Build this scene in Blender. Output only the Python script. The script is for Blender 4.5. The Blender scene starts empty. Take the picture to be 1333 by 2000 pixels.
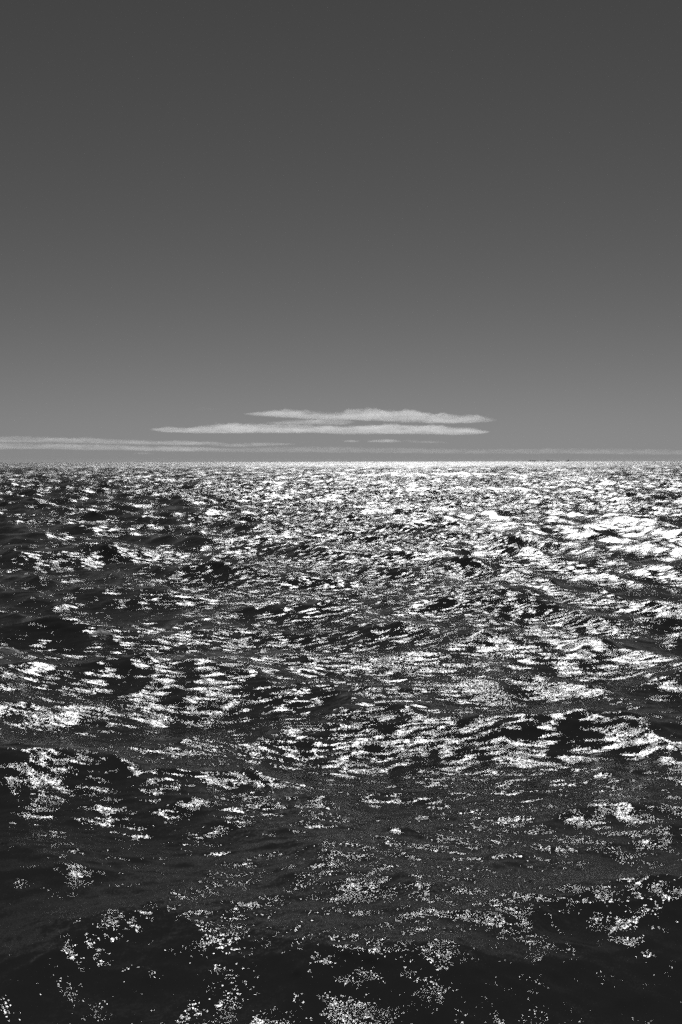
import bpy, math
import numpy as np
from mathutils import Vector, Matrix, noise as mnoise

R = math.radians
sc = bpy.context.scene

# ------------------------------------------------------------------ camera
CAM_H = 8.0                      # eye height above mean sea level, metres
LENS, SENSOR = 35.0, 36.0        # portrait frame, 36 mm tall
PITCH, ROLL = -2.97, -0.12       # degrees
EARTH = 6.371e6 * 1.16           # refraction-corrected earth radius

cam = bpy.data.cameras.new('camera')
cam.sensor_fit = 'VERTICAL'
cam.sensor_height = SENSOR
cam.lens = LENS
cam.clip_start = 0.1
cam.clip_end = 400000.0
cam_ob = bpy.data.objects.new('camera', cam)
sc.collection.objects.link(cam_ob)
CAM_ROT = Matrix.Rotation(R(90 + PITCH), 3, 'X') @ Matrix.Rotation(R(ROLL), 3, 'Z')
cam_ob.matrix_world = Matrix.Translation((0, 0, CAM_H)) @ CAM_ROT.to_4x4()
sc.camera = cam_ob

# ------------------------------------------------------------------ sky
SUN_EL, SUN_AZ = 44.0, 4.5       # degrees; azimuth to the right of the view
SKY = 0.05
world = bpy.data.worlds.new('World')
sc.world = world
world.use_nodes = True
nt = world.node_tree
bg = nt.nodes['Background']
sky = nt.nodes.new('ShaderNodeTexSky')
sky.sky_type = 'NISHITA'
sky.sun_disc = False
sky.sun_elevation = R(SUN_EL)
sky.sun_rotation = R(SUN_AZ)
sky.dust_density = 0.0
sky.air_density = 1.0
sky.ozone_density = 1.0
sep = nt.nodes.new('ShaderNodeSeparateColor')
nt.links.new(sky.outputs[0], sep.inputs[0])
# black-and-white film behind a yellow filter: green counts most, some red, no blue
mr = nt.nodes.new('ShaderNodeMath'); mr.operation = 'MULTIPLY'; mr.inputs[1].default_value = 0.15
mg = nt.nodes.new('ShaderNodeMath'); mg.operation = 'MULTIPLY_ADD'; mg.inputs[1].default_value = 0.85
nt.links.new(sep.outputs[0], mr.inputs[0])
nt.links.new(sep.outputs[1], mg.inputs[0])
nt.links.new(mr.outputs[0], mg.inputs[2])
# the film's contrast: response (v / 7.8) ^ 1.28
d1 = nt.nodes.new('ShaderNodeMath'); d1.operation = 'DIVIDE'; d1.inputs[1].default_value = 7.8
d2 = nt.nodes.new('ShaderNodeMath'); d2.operation = 'POWER'; d2.inputs[1].default_value = 1.28
d3 = nt.nodes.new('ShaderNodeMath'); d3.operation = 'MULTIPLY'; d3.inputs[1].default_value = 3.0
nt.links.new(mg.outputs[0], d1.inputs[0])
nt.links.new(d1.outputs[0], d2.inputs[0])
nt.links.new(d2.outputs[0], d3.inputs[0])
nt.links.new(d3.outputs[0], bg.inputs['Color'])
bg.inputs['Strength'].default_value = SKY

# ------------------------------------------------------------------ sun
S = Vector((math.sin(R(SUN_AZ)) * math.cos(R(SUN_EL)), math.cos(R(SUN_AZ)) * math.cos(R(SUN_EL)), math.sin(R(SUN_EL))))
sun = bpy.data.lights.new('sun', 'SUN')
sun.energy = 4.1
sun.angle = R(0.53)
sun.color = (1, 1, 1)
sun_ob = bpy.data.objects.new('sun', sun)
sc.collection.objects.link(sun_ob)
sun_ob.rotation_euler = S.to_track_quat('Z', 'Y').to_euler()
sun_ob.location = S * 100

# ------------------------------------------------------------------ exposure, renderer
sc.view_settings.view_transform = 'Standard'
sc.view_settings.look = 'None'
sc.view_settings.exposure = 0.0
sc.view_settings.gamma = 1.0
sc.view_settings.use_curve_mapping = False
sc.render.engine = 'CYCLES'
cy = sc.cycles
cy.use_denoising = False
cy.use_adaptive_sampling = False
cy.max_bounces = 8
cy.volume_bounces = 2
cy.volume_step_rate = 0.25
cy.sample_clamp_direct = 9.5
cy.sample_clamp_indirect = 1.5
cy.filter_width = 1.85
cy.caustics_reflective = False
cy.caustics_refractive = False


# ------------------------------------------------------------------ helpers
def tag(o, label=None, cat=None, group=None, kind=None):
    if label: o['label'] = label
    if cat: o['category'] = cat
    if group: o['group'] = group
    if kind: o['kind'] = kind
    return o


def link(name, me, mat=None, parent=None):
    o = bpy.data.objects.new(name, me)
    sc.collection.objects.link(o)
    if mat and me is not None: me.materials.append(mat)
    if parent is not None: o.parent = parent
    return o


def ray(px, py):
    """direction of a pixel of the 1333 x 2000 photograph"""
    f = 2000 * LENS / SENSOR
    return CAM_ROT @ Vector(((px - 666.5) / f, (1000 - py) / f, -1.0))


def at(px, py, Y):
    """point at world depth Y"""
    d = ray(px, py)
    return Vector((0, 0, CAM_H)) + d * (Y / d.y)


def on_sea(px, py):
    d = ray(px, py)
    t = -CAM_H / d.z
    return d.x * t, d.y * t


# ------------------------------------------------------------------ waves
WIND = R(262)         # direction the waves travel to (maths angle; about towards the viewer, a little left)
rng = np.random.default_rng(11)
LMAX, LMIN, NW = 34.0, 0.24, 230
B_SLOPE = 0.0075      # mean square slope per e-fold of wavelength
lam = np.exp(np.linspace(math.log(LMAX), math.log(LMIN), NW)) * np.exp(rng.normal(0, .01, NW))
kk = 2 * math.pi / lam
dln = math.log(LMAX / LMIN) / NW
boost = np.interp(np.log(lam), [math.log(.35), math.log(1.2)], [1.0, 1.1]) + 6.0 * np.exp(-((np.log(lam / 6.5)) / .6) ** 2)
fall = boost * np.where(lam > 15, np.exp(-((np.log(lam / 15)) / .45) ** 2), 1.0)     # rolls off past the spectral peak
amp = np.sqrt(2 * B_SLOPE * dln * fall) / kk * np.sqrt(rng.exponential(1.0, NW) * .5 + .5)
spread = np.interp(np.log(lam), [math.log(.24), math.log(2), math.log(16)], [R(40), R(42), R(42)])
ang = WIND + rng.normal(0, 1, NW) * spread
kx, ky = kk * np.cos(ang), kk * np.sin(ang)
ph = rng.uniform(0, 2 * math.pi, NW)
# FIT-BEGIN
# phases of the longer waves, chosen so that crests and lit wave faces lie where the photograph has them
LONG_PHASES = [
    1.323, 5.898, 4.559, 4.910, 1.748, 4.207, 1.085, 1.683, 3.560, 1.407, 0.905, 2.443, 5.747, 3.218, 1.607,
    0.033, 3.294, 3.265, 5.514, 3.625, 2.972, 0.675, 0.458, 3.180, 0.803, 4.963, 5.905, 2.486, 4.194, 3.505,
    5.589, 0.275, 2.185, 4.180, 4.782, 3.039, 1.401, 2.723, 2.943, 1.809, 2.343, 1.189, 4.197, 1.154, 6.154,
    4.503, 1.633, 0.765, 4.110, 1.854, 1.918, 6.012, 4.577, 0.512, 4.173, 5.224, 2.950, 3.328, 0.661, 5.124,
    4.422, 2.834, 3.586, 3.839, 0.876, 1.013, 4.516, 4.698, 3.557, 2.552, 2.283, 1.903, 2.520, 0.743, 6.208,
    3.453, 3.068, 0.087, 3.398, 1.343, 0.423, 3.214, 4.755, 1.472, 1.402, 3.077, 3.886, 0.259, 5.241, 0.168,
    5.121, 2.761, 0.236, 2.868, 1.779, 5.064, 5.884, 2.611, 1.796, 1.486, 4.942, 6.197, 2.948, 5.123, 6.006,
    2.003, 4.332, 3.584, 0.627, 4.997, 4.760, 2.159, 4.086, 0.198, 5.950, 2.076, 3.211, 5.893, 5.900, 3.785,
    0.125, 5.084, 3.995, 2.039, 0.209, 4.113, 5.645, 3.690, 3.416, 0.400, 1.682, 6.221, 5.008, 0.157, 2.819,
    4.034, 2.574, 2.508, 3.760, 2.812, 1.440, 2.451, 5.527, 2.388, 5.216, 2.333, 1.742, 4.385, 4.364, 5.669,
    6.107, 3.198]
ph[:len(LONG_PHASES)] = LONG_PHASES
LONG_GAINS = [
    0.67, 0.76, 0.64, 1.55, 1.39, 1.55, 0.57, 0.72, 0.84, 1.53, 0.64, 1.55, 1.55, 1.40, 0.55, 1.04, 0.55, 1.33,
    1.45, 0.60, 0.55, 0.63, 1.55, 0.78, 0.94, 1.16, 0.55, 1.55, 1.01, 0.55, 1.28, 1.11, 0.80, 1.55, 0.97, 1.55,
    0.76, 1.38, 0.78, 0.66, 0.55, 0.67, 1.55, 0.84, 0.65, 0.65, 0.90, 1.55, 0.55, 1.55, 1.05, 1.00, 0.99, 1.25,
    0.83, 0.97, 1.05, 0.83, 0.60, 1.55, 1.55, 0.55, 1.23, 0.55, 0.55, 1.11, 1.13, 0.59, 0.66, 0.92, 0.66, 0.55,
    1.00, 0.55, 0.79, 1.55, 0.78, 0.55, 1.09, 0.62, 0.56, 1.55, 1.04, 0.99, 1.55, 1.55, 0.55, 1.55, 0.55, 0.87,
    0.63, 0.80, 0.76, 1.09, 0.75, 0.61, 0.61, 0.57, 0.93, 0.90, 1.13, 0.89, 0.58, 1.25, 0.55, 1.00, 0.55, 0.55,
    1.55, 0.65, 1.30, 0.89, 0.93, 1.20, 0.63, 1.55, 1.10, 0.68, 1.55, 0.81, 0.55, 0.75, 0.55, 1.55, 1.24, 1.55,
    0.56, 0.77, 1.55, 1.31, 1.55, 0.63, 1.10, 0.91, 0.76, 1.55, 0.55, 0.57, 1.29, 1.04, 0.55, 1.55, 0.79, 0.57,
    0.58, 1.55, 1.55, 1.13, 1.23, 1.08, 0.62, 0.82]
amp[:len(LONG_GAINS)] *= LONG_GAINS
# FIT-END
CHOP = np.interp(np.log(lam), [math.log(2), math.log(6)], [1.0, .95])

RATIO, DTH = 0.0037, 0.0017
r_near = np.exp(np.arange(math.log(0.6), math.log(9.0), 0.05))
r_main = np.exp(np.arange(math.log(9.0), math.log(26000), RATIO))
rr = np.concatenate([r_near, r_main])
th_d = np.arange(-R(27), R(27), DTH)
th_c = np.linspace(R(27), 2 * math.pi - R(27), 90)[:-1]
th = np.concatenate([th_d, th_c])
NR, NT = len(rr), len(th)
step = np.concatenate([np.full(len(r_near), .05), np.full(len(r_main), RATIO)]) * rr
X0 = rr[:, None] * np.sin(th)[None, :]
Y0 = rr[:, None] * np.cos(th)[None, :]
dX = np.zeros_like(X0); dY = np.zeros_like(X0); Z = np.zeros_like(X0)
lost = np.zeros((4, NR))          # slope variance that the mesh no longer carries, in four wavelength bands
full = np.zeros(4)
edges = [0, 1.0, 4.0, 14.0, 1e9]


def sstep(a, b, x):
    t = np.clip((x - a) / (b - a), 0, 1)
    return t * t * (3 - 2 * t)


for i in range(NW):
    w = sstep(2.2, 4.5, lam[i] / step)
    b = [j for j in range(4) if edges[j] <= lam[i] < edges[j + 1]][0]
    var = (amp[i] * kk[i]) ** 2 / 2
    lost[b] += var * (1 - w * w)
    full[b] += var
    n = int(np.searchsorted(-w[len(r_near):], -1e-4)) + len(r_near)     # rows that still carry this wave
    s0 = 0
    if lam[i] < 2: s0 = len(r_near)
    if n <= s0: continue
    p = kx[i] * X0[s0:n] + ky[i] * Y0[s0:n] + ph[i]
    a = (amp[i] * w[s0:n])[:, None]
    c = np.cos(p); s = np.sin(p)
    Z[s0:n] += a * c
    dX[s0:n] -= CHOP[i] * a * s * (kx[i] / kk[i])
    dY[s0:n] -= CHOP[i] * a * s * (ky[i] / kk[i])


def sea_z_smooth(x, y, lmin=0.5):
    """height of the sea near a point (ignores the sideways shift), for things that float"""
    m = lam > lmin
    return float((amp[m] * np.cos(kx[m] * x + ky[m] * y + ph[m])).sum())


X = X0 + dX
Y = Y0 + dY

# where a crest would fold over, let it slump until no face is steeper than about 40 degrees
n0, n1 = len(r_near), int(np.searchsorted(rr, 260.0))
nd = len(th_d)
P = np.stack([X[n0:n1, :nd], Y[n0:n1, :nd], Z[n0:n1, :nd]])


def blur(q):
    e = np.pad(q, ((0, 0), (1, 1), (1, 1)), mode='edge')
    e = (e[:, :-2] + 2 * e[:, 1:-1] + e[:, 2:]) / 4
    return (e[:, :, :-2] + 2 * e[:, :, 1:-1] + e[:, :, 2:]) / 4


for _ in range(24):
    gr = np.gradient(P, axis=1); gt = np.gradient(P, axis=2)
    nx_ = gr[1] * gt[2] - gr[2] * gt[1]; ny_ = gr[2] * gt[0] - gr[0] * gt[2]; nz_ = gr[0] * gt[1] - gr[1] * gt[0]
    up_ = -nz_ / np.sqrt(nx_ ** 2 + ny_ ** 2 + nz_ ** 2 + 1e-20)
    bad = blur(blur((up_ < .77).astype(float)[None]))[0]
    if bad.max() == 0: break
    wgt = np.clip(bad * 3, 0, 1)
    P = P + (blur(P) - P) * wgt
X[n0:n1, :nd], Y[n0:n1, :nd], Z[n0:n1, :nd] = P

Z = Z - (X0 ** 2 + Y0 ** 2) / (2 * EARTH)

idx = np.arange(NR * NT).reshape(NR, NT)
nxt = np.roll(idx, -1, axis=1)
quads = np.stack([idx[:-1], idx[1:], nxt[1:], nxt[:-1]], axis=-1).reshape(-1, 4)
# theta grows clockwise seen from above: (r,t) -> (r+1,t) -> (r+1,t+1) winds clockwise, so reverse it
quads = quads[:, ::-1]
nq = len(quads)
me = bpy.data.meshes.new('sea')
me.vertices.add(NR * NT + 1)
co = np.empty((NR * NT + 1, 3), np.float32)
co[:-1, 0] = X.ravel(); co[:-1, 1] = Y.ravel(); co[:-1, 2] = Z.ravel()
co[-1] = (0, 0, float(Z[0].mean()))
me.vertices.foreach_set('co', co.ravel())
tris = np.stack([idx[0], nxt[0], np.full(NT, NR * NT)], axis=-1)[:, ::-1]
tris = tris[:, ::-1]
me.loops.add(nq * 4 + NT * 3)
me.loops.foreach_set('vertex_index', np.concatenate([quads.ravel(), tris[:, ::-1].ravel()]).astype(np.int32))
me.polygons.add(nq + NT)
me.polygons.foreach_set('loop_start', np.concatenate([np.arange(nq) * 4, nq * 4 + np.arange(NT) * 3]).astype(np.int32))
me.polygons.foreach_set('use_smooth', np.ones(nq + NT, bool))
att = me.attributes.new('lost', 'FLOAT_COLOR', 'POINT')
av = np.zeros((NR * NT + 1, 4), np.float32)
for j in range(4):
    av[:-1, j] = np.repeat(np.sqrt(np.clip(lost[j] / full[j], 0, 1)), NT)
att.data.foreach_set('color', av.ravel())
me.update(calc_edges=True)
me.validate()


# ------------------------------------------------------------------ sea material
def water_material():
    m = bpy.data.materials.new('sea_water')
    m.use_nodes = True
    t = m.node_tree
    N, L = t.nodes.new, t.links.new
    t.nodes.remove(t.nodes['Principled BSDF'])
    bsdf = N('ShaderNodeBsdfAnisotropic')
    bsdf.distribution = 'BECKMANN'
    bsdf.inputs['Color'].default_value = (1, 1, 1, 1)
    up = N('ShaderNodeBsdfDiffuse')      # light scattered back out of the water body: no ripple shading in it
    up.inputs['Color'].default_value = (.0135, .0135, .0135, 1)
    uv = N('ShaderNodeCombineXYZ'); uv.inputs[2].default_value = 1.0
    L(uv.outputs[0], up.inputs['Normal'])
    fr = N('ShaderNodeFresnel'); fr.inputs['IOR'].default_value = 1.34
    both = N('ShaderNodeMixShader')
    L(fr.outputs[0], both.inputs[0]); L(up.outputs[0], both.inputs[1]); L(bsdf.outputs[0], both.inputs[2])
    L(both.outputs[0], t.nodes['Material Output'].inputs['Surface'])
    tc = N('ShaderNodeTexCoord')
    mp = N('ShaderNodeMapping')          # ripples run a little longer along the crests than across
    mp.inputs['Rotation'].default_value = (0, 0, -(WIND - R(270)))
    mp.inputs['Scale'].default_value = (.75, 1.2, 1)
    L(tc.outputs['Object'], mp.inputs['Vector'])

    mp2 = N('ShaderNodeMapping')         # wavelets beyond the mesh: longer crests
    mp2.inputs['Rotation'].default_value = (0, 0, -(WIND - R(270)))
    mp2.inputs['Scale'].default_value = (.4, 1.35, 1)
    L(tc.outputs['Object'], mp2.inputs['Vector'])

    def math_(op, a, b):
        n = N('ShaderNodeMath'); n.operation = op
        for k, v in ((0, a), (1, b)):
            if isinstance(v, (int, float)): n.inputs[k].default_value = v
            else: L(v, n.inputs[k])
        return n.outputs[0]

    def field(scale, detail, rough=.5, m_=None):
        n = N('ShaderNodeTexNoise'); n.noise_dimensions = '2D'
        n.inputs['Scale'].default_value = scale
        n.inputs['Detail'].default_value = detail
        n.inputs['Roughness'].default_value = rough
        L((m_ or mp).outputs[0], n.inputs['Vector'])
        return n

    def slope(scale, detail, amount, m_=None):
        n = field(scale, detail, m_=m_)
        s = N('ShaderNodeVectorMath'); s.operation = 'SUBTRACT'
        s.inputs[1].default_value = (.5, .5, .5)
        L(n.outputs['Color'], s.inputs[0])
        q = N('ShaderNodeVectorMath'); q.operation = 'SCALE'
        L(s.outputs[0], q.inputs[0])
        if isinstance(amount, (int, float)): q.inputs['Scale'].default_value = amount
        else: L(amount, q.inputs['Scale'])
        return q.outputs[0]

    def gust(scale, lo, hi, a=.36, b=.64):
        n = field(scale, 2.0)
        r = N('ShaderNodeMapRange'); r.interpolation_type = 'SMOOTHSTEP'
        r.inputs['From Min'].default_value = a; r.inputs['From Max'].default_value = b
        r.inputs['To Min'].default_value = lo; r.inputs['To Max'].default_value = hi
        L(n.outputs['Fac'], r.inputs['Value'])
        return r.outputs[0]

    la = N('ShaderNodeAttribute'); la.attribute_name = 'lost'
    sp = N('ShaderNodeSeparateColor'); L(la.outputs['Color'], sp.inputs[0])
    g = math_('MULTIPLY', gust(.10, .5, 1.25), gust(.5, .6, 1.3))
    far = math_('MULTIPLY', math_('MULTIPLY', gust(.011, .45, 1.2, .4, .6), gust(.035, .6, 1.2, .4, .6)), 1.0)
    vs = [slope(12.0, 1.5, math_('MULTIPLY', g, RIP1)),
          slope(42.0, 1.2, math_('MULTIPLY', math_('MULTIPLY', gust(.25, .75, 1.1), gust(2.4, .8, 1.8, .48, .76)), RIP2)),
          slope(2.6, 1.5, math_('MULTIPLY', math_('MULTIPLY', sp.outputs[0], BAND[0]), far), mp2),
          slope(.7, 1.5, math_('MULTIPLY', math_('MULTIPLY', sp.outputs[1], BAND[1]), far), mp2),
          slope(.17, 1.5, math_('MULTIPLY', math_('MULTIPLY', sp.outputs[2], BAND[2]), far), mp2),
          slope(.06, 1.0, math_('MULTIPLY', math_('MULTIPLY', la.outputs['Alpha'], BAND[3]), far), mp2)]
    acc = vs[0]
    for v in vs[1:]:
        n = N('ShaderNodeVectorMath'); n.operation = 'ADD'
        L(acc, n.inputs[0]); L(v, n.inputs[1]); acc = n.outputs[0]
    flat = N('ShaderNodeVectorMath'); flat.operation = 'MULTIPLY'
    flat.inputs[1].default_value = (1, 1, 0)
    L(acc, flat.inputs[0])
    # facets too fine for the mesh widen the reflection
    ls = math_('ADD', math_('ADD', sp.outputs[0], sp.outputs[1]), math_('ADD', sp.outputs[2], la.outputs['Alpha']))
    L(math_('ADD', .11, math_('MULTIPLY', ls, .075)), bsdf.inputs['Roughness'])
    geo = N('ShaderNodeNewGeometry')
    ad = N('ShaderNodeVectorMath'); ad.operation = 'ADD'
    L(geo.outputs['Normal'], ad.inputs[0]); L(flat.outputs[0], ad.inputs[1])
    nn = N('ShaderNodeVectorMath'); nn.operation = 'NORMALIZE'
    L(ad.outputs[0], nn.inputs[0])
    L(nn.outputs[0], bsdf.inputs['Normal'])
    L(nn.outputs[0], fr.inputs['Normal'])
    return m


RIP1, RIP2 = .5, .8
BAND = [2.6 * math.sqrt(f / 2) / .14 for f in full]
sea = link('sea', me, water_material())
tag(sea, 'dark choppy sea glittering under the sun out to the horizon', 'sea', kind='structure')


# ------------------------------------------------------------------ whitecaps
def foam_material():
    m = bpy.data.materials.new('sea_foam')
    m.use_nodes = True
    t = m.node_tree
    b = t.nodes['Principled BSDF']
    n = t.nodes.new('ShaderNodeTexNoise'); n.inputs['Scale'].default_value = 9.0
    r = t.nodes.new('ShaderNodeValToRGB')
    r.color_ramp.elements[0].position = .3; r.color_ramp.elements[0].color = (.2, .2, .2, 1)
    r.color_ramp.elements[1].position = .75; r.color_ramp.elements[1].color = (.65, .65, .65, 1)
    c = t.nodes.new('ShaderNodeTexCoord')
    t.links.new(c.outputs['Object'], n.inputs['Vector'])
    t.links.new(n.outputs['Fac'], r.inputs['Fac'])
    t.links.new(r.outputs['Color'], b.inputs['Base Color'])
    b.inputs['Roughness'].default_value = .6
    return m


FOAM = foam_material()
VX, VY, VZ = co[:-1, 0].astype(float), co[:-1, 1].astype(float), co[:-1, 2].astype(float)
_f = 2000 * LENS / SENSOR
_d = np.stack([VX, VY, VZ - CAM_H])
_m = np.array(CAM_ROT.transposed())
_c = _m @ _d
with np.errstate(divide='ignore', invalid='ignore'):
    PX = np.where(_c[2] < -1, 666.5 + _f * _c[0] / -_c[2], -1e6)
    PY = np.where(_c[2] < -1, 1000 - _f * _c[1] / -_c[2], -1e6)
_oct = [(1, 0, 0), (0, 1, 0), (-1, 0, 0), (0, -1, 0), (0, 0, 1), (0, 0, -1)]
_octf = [(0, 1, 4), (1, 2, 4), (2, 3, 4), (3, 0, 4), (1, 0, 5), (2, 1, 5), (3, 2, 5), (0, 3, 5)]


def whitecap(line, width, count, seed, label):
    """broken water along a crest: bubbles and flecks heaped on the wave surface.
    line: points on the sea (metres); width: how far the foam trails down the face"""
    rs = np.random.default_rng(seed)
    pts = np.array(line, float)
    seg = np.linspace(0, len(pts) - 1, 400)
    cx_ = np.interp(seg, range(len(pts)), pts[:, 0]); cy_ = np.interp(seg, range(len(pts)), pts[:, 1])
    near = np.where((np.abs(VX - cx_.mean()) < 4) & (np.abs(VY - cy_.mean()) < 6))[0]
    vs, fs = [], []
    o = None
    for i in range(count):
        k = rs.integers(400)
        t_ = abs(rs.normal(0, 1))
        bx = cx_[k] + rs.normal(0, width * .12)
        by = cy_[k] - width * t_ * .6 + rs.normal(0, width * .1)
        j = near[np.argmin((VX[near] - bx) ** 2 + (VY[near] - by) ** 2)]
        s_ = rs.uniform(.010, .030) * (1.15 - .3 * min(t_, 2))
        p = np.array([bx, by, VZ[j] + s_ * .3])
        if o is None: o = p.copy()
        n0 = len(vs)
        a_ = rs.uniform(0, 6.28)
        ca, sa = math.cos(a_), math.sin(a_)
        e = rs.uniform(1.0, 2.4)
        for (ux_, uy_, uz_) in _oct:
            x_, y_ = ux_ * e, uy_
            vs.append(tuple(p - o + s_ * np.array([ca * x_ - sa * y_, sa * x_ + ca * y_, uz_ * .7])))
        fs += [tuple(n0 + q for q in f_) for f_ in _octf]
    me_ = bpy.data.meshes.new('whitecap')
    me_.from_pydata(vs, [], fs)
    for p_ in me_.polygons: p_.use_smooth = True
    ob = link('whitecap', me_, FOAM)
    ob.location = o
    return tag(ob, label, 'whitecap', 'whitecaps on the sea', 'stuff')


def sea_pt(px, py):
    """the sea surface seen at a pixel: nearest mesh vertex that projects there"""
    j = np.where((np.abs(PX - px) < 4) & (np.abs(PY - py) < 4))[0]
    if len(j) == 0:
        return on_sea(px, py)
    k = j[np.argmin(VY[j])]
    return VX[k], VY[k]


whitecap([sea_pt(186, 1234), sea_pt(200, 1226), sea_pt(216, 1236)], .55, 700, 1,
         'small white breaking crest in dark water near the left edge, upper of the two')
whitecap([sea_pt(2, 1262), sea_pt(22, 1262), sea_pt(46, 1274)], .4, 600, 2,
         'curling foam crest cut by the left edge of the picture')

# ------------------------------------------------------------------ clouds
def cloud_material(name, density, g=.45, lo=.38, hi=.66):
    """uneven vapour, drawn out along the wind, thinning into gaps"""
    m = bpy.data.materials.new(name)
    m.use_nodes = True
    t = m.node_tree
    t.nodes.remove(t.nodes['Principled BSDF'])
    v = t.nodes.new('ShaderNodeVolumePrincipled')
    v.inputs['Color'].default_value = (1, 1, 1, 1)
    v.inputs['Anisotropy'].default_value = g
    c = t.nodes.new('ShaderNodeTexCoord')
    mp = t.nodes.new('ShaderNodeMapping')
    mp.inputs['Scale'].default_value = (1 / 1500, 1 / 1500, 1 / 260)
    n = t.nodes.new('ShaderNodeTexNoise')
    n.inputs['Scale'].default_value = 1.0; n.inputs['Detail'].default_value = 4; n.inputs['Roughness'].default_value = .6
    r = t.nodes.new('ShaderNodeMapRange'); r.interpolation_type = 'SMOOTHSTEP'
    r.inputs['From Min'].default_value = lo; r.inputs['From Max'].default_value = hi
    r.inputs['To Min'].default_value = density * .06; r.inputs['To Max'].default_value = density
    t.links.new(c.outputs['Object'], mp.inputs['Vector'])
    t.links.new(mp.outputs[0], n.inputs['Vector'])
    t.links.new(n.outputs['Fac'], r.inputs['Value'])
    t.links.new(r.outputs[0], v.inputs['Density'])
    t.links.new(v.outputs[0], t.nodes['Material Output'].inputs['Volume'])
    return m


def cloud(top, bottom, D, depth, mat, label, seed, rough=.16, nu=150, nv=17):
    """a flat-based layer cloud: closed lens, heaped on top. top, bottom: outline points in the photograph;
    D: distance in metres; depth: half its extent along the view"""
    top = np.array(top, float); bottom = np.array(bottom, float)
    x0, x1 = top[0, 0], top[-1, 0]
    f = 2000 * LENS / SENSOR
    us = np.linspace(x0, x1, nu)
    yt = np.interp(us, top[:, 0], top[:, 1]); yb = np.interp(us, bottom[:, 0], bottom[:, 1])
    ker = np.array([1, 2, 3, 2, 1.]) / 9
    yt[2:-2] = np.convolve(yt, ker, 'valid')
    org = at((x0 + x1) / 2, (yt.mean() + yb.mean()) / 2, D)
    thmax = (yb - yt).max() * D / f
    vs, fs = [], []
    mid_row, top_rows, bot_rows = [], [], []
    grid = {}
    for i, u in enumerate(us):
        th_ = max((yb[i] - yt[i]) * D / f, .02 * thmax)
        hd = depth * min(1.0, (th_ / thmax)) ** .5
        base = at(u, yb[i] - .25 * (yb[i] - yt[i]), D)
        for j in range(nv):
            v = -1 + 2 * j / (nv - 1)
            lens = math.sqrt(max(0, 1 - v * v))
            yy = hd * v
            w = Vector((base.x / 420 + seed * 17.3, yy / 420, seed * 3.1))
            n1 = mnoise.fractal(w, .9, 2.1, 5)
            n2 = mnoise.fractal(w + Vector((31, 7, 4)), .9, 2.1, 4)
            yy2 = yy * (1 + .25 * n2)
            zt = th_ * .75 * lens * (1 + rough * 3.0 * n1)
            zb = -th_ * .25 * lens * (1 + rough * 2.5 * n2)
            edge = (i in (0, nu - 1)) or (j in (0, nv - 1))
            if edge: zt = zb = 0.0
            k = D / D
            p = base - org
            a = len(vs)
            vs.append((p.x, p.y + yy2, p.z + zt))
            if edge:
                grid[i, j] = (a, a)
            else:
                vs.append((p.x, p.y + yy2, p.z + zb))
                grid[i, j] = (a, a + 1)
    for i in range(nu - 1):
        for j in range(nv - 1):
            q = [grid[i, j], grid[i + 1, j], grid[i + 1, j + 1], grid[i, j + 1]]
            t_ = []
            for c in q:
                if c[0] not in t_: t_.append(c[0])
            fs.append(tuple(t_))
            b_ = []
            for c in reversed(q):
                if c[1] not in b_: b_.append(c[1])
            if set(b_) != set(t_): fs.append(tuple(b_))
            else: fs.pop()
    m_ = bpy.data.meshes.new('cloud')
    m_.from_pydata(vs, [], fs)
    m_.validate()
    ob = link('cloud', m_, mat)
    ob.location = org
    return tag(ob, label, 'cloud', 'low cloud streaks above the horizon')


def g3(pts): return [(440 + .42 * u, 780 + .42 * v) for u, v in pts]
def g2(pts): return [(.375 * u, 770 + .375 * v) for u, v in pts]


C_THICK = cloud_material('cloud_thick', 5.0e-4, lo=.34, hi=.74)
C_MID = cloud_material('cloud_mid', 3.0e-4)
C_THIN = cloud_material('cloud_thin', 1.25e-4)
C_VEIL = cloud_material('cloud_veil', 4.0e-5)

cloud(g3([(85, 68), (150, 62), (240, 55), (300, 50), (380, 55), (430, 60), (500, 66), (545, 62), (560, 49), (600, 52), (660, 45), (720, 50), (790, 58), (850, 51), (900, 62), (950, 71), (1010, 67), (1080, 79), (1160, 75), (1200, 86), (1258, 97)]),
      g3([(85, 70), (200, 78), (300, 81), (400, 88), (500, 90), (560, 93), (700, 95), (850, 103), (1000, 107), (1100, 107), (1200, 104), (1258, 99)]),
      38000, 2600, C_THICK, 'bright flat cloud with a heaped top, topmost of the streaks above the horizon', 1, nu=240)
cloud([(298, 839), (330, 835), (375, 836.5), (412, 832), (450, 828)] + g3([(60, 116), (150, 118), (300, 119), (480, 125), (560, 130), (700, 122), (780, 117), (850, 126), (950, 124), (1050, 130), (1130, 136), (1226, 152)]),
      [(298, 840), (318, 843), (375, 844.5), (440, 845)] + g3([(200, 154), (400, 153), (560, 160), (800, 157), (1000, 160), (1100, 164), (1180, 161), (1226, 154)]),
      42000, 2800, C_THICK, 'longest bright cloud streak with tapering ends, just below the topmost one', 2, nu=280)
cloud(g3([(180, 109), (300, 98), (400, 95), (500, 95), (560, 100), (605, 106)]),
      g3([(180, 111), (300, 114), (450, 116), (540, 117), (605, 107)]),
      40000, 1800, C_MID, 'short pale wisp squeezed between the two bright cloud streaks', 3, nu=110)
cloud(g3([(548, 194), (580, 189), (628, 194)]), g3([(548, 195.5), (585, 198), (628, 196)]),
      60000, 1500, C_MID, 'tiny cloud sliver, leftmost of three under the long streak', 4, nu=40)
cloud(g3([(660, 195), (700, 188), (760, 186), (790, 189), (820, 196)]), g3([(660, 197), (730, 199), (780, 199), (820, 198)]),
      60000, 1800, C_MID, 'small lens-shaped cloud, middle of three under the long streak', 5, nu=60)
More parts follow.
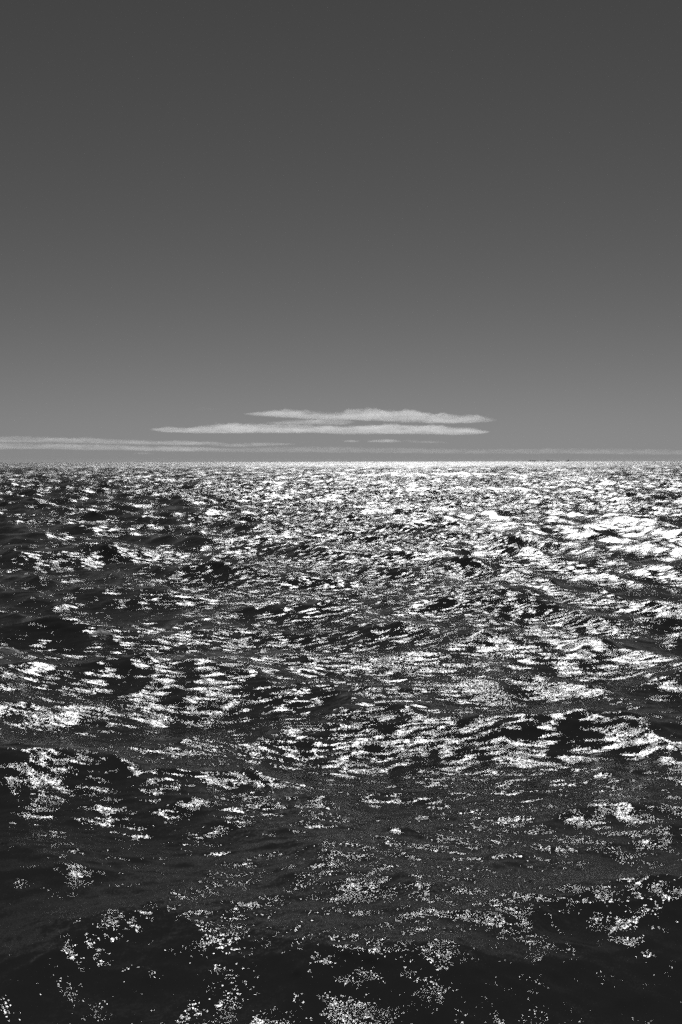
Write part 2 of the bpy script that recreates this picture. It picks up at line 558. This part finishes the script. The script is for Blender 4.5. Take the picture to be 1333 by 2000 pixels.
cloud(g3([(822, 189), (860, 189), (900, 193), (960, 194), (1040, 200)]), g3([(822, 192), (870, 199), (950, 203), (1040, 203)]),
      60000, 1500, C_THIN, 'faint thin cloud sliver, rightmost of three under the long streak', 6, nu=70)
cloud([(-260, 856)] + g2([(-300, 232), (0, 226), (130, 220), (300, 225), (420, 229), (480, 226), (560, 236), (700, 238), (860, 246), (950, 243), (1120, 248), (1195, 257)]),
      [(-260, 860)] + g2([(-300, 252), (0, 250), (200, 250), (400, 254), (700, 262), (900, 264), (1100, 264), (1195, 259)]),
      65000, 3500, C_THIN, 'long grey cloud bank reaching in from the left edge, upper layer', 7, nu=260)
cloud([(-260, 868)] + g2([(-300, 258), (0, 255), (200, 255), (500, 262), (800, 270), (1000, 272), (1210, 284)]),
      [(-260, 876)] + g2([(-300, 288), (0, 286), (200, 284), (400, 290), (600, 290), (800, 297), (1000, 298), (1210, 287)]),
      68000, 3500, C_THIN, 'dull lower layer of the cloud bank at the left edge', 8, nu=260)
cloud(g3([(-60, 214), (60, 204), (150, 201), (250, 204), (330, 207)]), g3([(-60, 218), (60, 220), (200, 216), (330, 209)]),
      70000, 2500, C_THIN, 'faint cloud streak low over the horizon left of centre', 9, nu=80)
cloud([(360, 880), (480, 874), (620, 872), (700, 874), (900, 877), (1010, 877), (1100, 876), (1200, 876), (1330, 879), (1560, 881)],
      [(360, 882), (480, 883), (700, 884), (900, 886), (1100, 886), (1330, 888), (1560, 887)],
      80000, 5000, C_VEIL, 'very faint long veil lying on the horizon toward the right edge', 10, nu=300)
cloud([(384, 799), (400, 796.5), (412, 798), (430, 797.5)], [(384, 800), (400, 800), (415, 801), (430, 798.5)],
      40000, 900, C_VEIL, 'almost invisible scrap of cloud above the left end of the streaks', 11, nu=40)
cloud([(266, 885), (280, 883.5), (300, 885)], [(266, 886), (282, 887), (300, 886)],
      65000, 1500, C_THIN, 'faint scrap of cloud below the left cloud bank', 12, nu=40)


# ------------------------------------------------------------------ ships and boat
def paint(name, v, rough=.5):
    m = bpy.data.materials.new(name)
    m.use_nodes = True
    t = m.node_tree
    b = t.nodes['Principled BSDF']
    n = t.nodes.new('ShaderNodeTexNoise'); n.inputs['Scale'].default_value = .6; n.inputs['Detail'].default_value = 5
    r = t.nodes.new('ShaderNodeValToRGB')
    r.color_ramp.elements[0].color = (v * .7, v * .7, v * .7, 1)
    r.color_ramp.elements[1].color = (v * 1.2, v * 1.2, v * 1.2, 1)
    c = t.nodes.new('ShaderNodeTexCoord')
    t.links.new(c.outputs['Object'], n.inputs['Vector'])
    t.links.new(n.outputs['Fac'], r.inputs['Fac'])
    t.links.new(r.outputs['Color'], b.inputs['Base Color'])
    b.inputs['Roughness'].default_value = rough
    return m


P_HULL, P_HOUSE, P_STEEL = paint('hull_paint', .05), paint('deckhouse_paint', .25), paint('steel_paint', .1)


def boxes(name, specs, mat, parent):
    """specs: (x0, x1, y0, y1, z0, z1, taper) blocks; taper pulls the top in"""
    vs, fs = [], []
    for x0, x1, y0, y1, z0, z1, tp in specs:
        n = len(vs)
        cx, cy_ = (x0 + x1) / 2, (y0 + y1) / 2
        for z, s in ((z0, 1), (z1, tp)):
            for x, y in ((x0, y0), (x1, y0), (x1, y1), (x0, y1)):
                vs.append((cx + (x - cx) * s, cy_ + (y - cy_) * s, z))
        fs += [tuple(n + q for q in f_) for f_ in ((3, 2, 1, 0), (4, 5, 6, 7), (0, 1, 5, 4), (1, 2, 6, 5), (2, 3, 7, 6), (3, 0, 4, 7))]
    m_ = bpy.data.meshes.new(name)
    m_.from_pydata(vs, [], fs)
    return link(name, m_, mat, parent)


def hull(parent, Ln, beam, free, draft, bow=.16, mat=None):
    """ship's hull along x, bow at +x, lofted from stations"""
    st = [(-.5, .72, 1.05), (-.42, .95, 1.0), (-.2, 1, .95), (.2, 1, .95), (.5 - bow, .9, 1.02), (.46, .4, 1.22), (.5, .03, 1.32)]
    vs, fs = [], []
    for s, w, h in st:
        b = beam / 2 * w
        z = free * h
        rake = .03 * Ln if s > .4 else 0
        for y, zz, dx in ((-b, z, 0), (-b * .93, 0, -rake), (-b * .6, -draft, -rake * 1.6), (b * .6, -draft, -rake * 1.6), (b * .93, 0, -rake), (b, z, 0)):
            vs.append((s * Ln + dx, y, zz))
    m = 6
    for i in range(len(st) - 1):
        for j in range(m):
            a, b_ = i * m + j, i * m + (j + 1) % m
            fs.append((a, b_, b_ + m, a + m))
    fs.append(tuple(range(m))[::-1]); fs.append(tuple(range((len(st) - 1) * m, len(st) * m)))
    m_ = bpy.data.meshes.new('hull')
    m_.from_pydata(vs, [], fs)
    return link('hull', m_, mat or P_HULL, parent)


def ship_root(name, px, D, heading, label, cat, group=None):
    d = ray(px, 901)
    o = link(name, None)
    o.location = (d.x / d.y * D, D, -(D * D * (1 + (d.x / d.y) ** 2)) / (2 * EARTH))
    o.rotation_euler.z = R(heading)
    return tag(o, label, cat, group)


G_SHIP = 'ships on the horizon'
s1 = ship_root('cargo_ship', 1042, 18500, 4, 'low grey cargo ship on the horizon, leftmost of the three at right', 'ship', G_SHIP)
hull(s1, 142, 22, 19, 7)
boxes('deckhouse', [(-66, -52, -9, 9, 18.6, 27, .96)], P_HOUSE, s1)
boxes('funnel', [(-70, -66.5, -2.5, 2.5, 18.6, 29, .85)], P_STEEL, s1)
boxes('hatch_covers', [(-46 + 22 * k, -28 + 22 * k, -8, 8, 17.5, 21, .98) for k in range(4)], P_STEEL, s1)['kind'] = 'stuff'
boxes('mast', [(60, 60.8, -.4, .4, 18, 29, .6)], P_STEEL, s1)

s2 = ship_root('tanker_ship', 1075.5, 19000, 183, 'low ship on the horizon with its bridge at the left end, middle one at right', 'ship', G_SHIP)
s2.rotation_euler.z = R(3)
hull(s2, 146, 24, 17, 8)
boxes('deckhouse', [(-70, -40, -10, 10, 16, 25, .97), (-68, -46, -8, 8, 25, 30, .95)], P_HOUSE, s2)
boxes('funnel', [(-72, -69, -2.5, 2.5, 16, 32, .85)], P_STEEL, s2)
boxes('pipe_rack', [(-38, 55, -1.6, 1.6, 15.5, 18.5, .98)], P_STEEL, s2)
boxes('crane', [(4, 5, -.5, .5, 15.5, 25, .8), (4, 14, -.4, .4, 24, 24.8, 1)], P_STEEL, s2)

s3 = ship_root('work_vessel', 1110.5, 17000, 24, 'dark vessel with a tall pointed mast on the horizon, rightmost of the three', 'ship', G_SHIP)
hull(s3, 62, 14, 6.5, 5)
boxes('deckhouse', [(-26, 22, -6.5, 6.5, 6, 14, .8), (-16, 12, -5.5, 5.5, 14, 21, .78)], P_STEEL, s3)
boxes('bridge', [(-11, 8, -5, 5, 21, 27, .75)], P_STEEL, s3)
boxes('mast', [(-6.5, 3.5, -2.8, 2.8, 27, 43, .12)], P_STEEL, s3)
boxes('funnel', [(-20, -16, -2, 2, 13.5, 21, .8)], P_STEEL, s3)

b1 = ship_root('small_boat', 724, 9000, 20, 'tiny dark boat far out on the bright horizon near the centre', 'boat')
hull(b1, 11, 3.4, 1.7, .8)
boxes('cabin', [(-2.5, 1.8, -1.2, 1.2, 1.5, 4.0, .85)], P_STEEL, b1)
boxes('mast', [(-.4, -.25, -.08, .08, 4, 6.6, .6)], P_STEEL, b1)


# ------------------------------------------------------------------ haze over the water
HZ = 27500.0
hm = bpy.data.materials.new('sea_haze')
hm.use_nodes = True
ht = hm.node_tree
ht.nodes.remove(ht.nodes['Principled BSDF'])
hv = ht.nodes.new('ShaderNodeVolumePrincipled')
hv.inputs['Color'].default_value = (.95, .95, .95, 1)
hv.inputs['Density'].default_value = 3.0e-6
hv.inputs['Anisotropy'].default_value = .2
ht.links.new(hv.outputs[0], ht.nodes['Material Output'].inputs['Volume'])
hb = boxes('haze', [(-HZ, HZ, -HZ, HZ, -50.0, 24.0, 1)], hm, None)
tag(hb, 'thin pale haze lying over the whole sea', 'haze', kind='stuff')
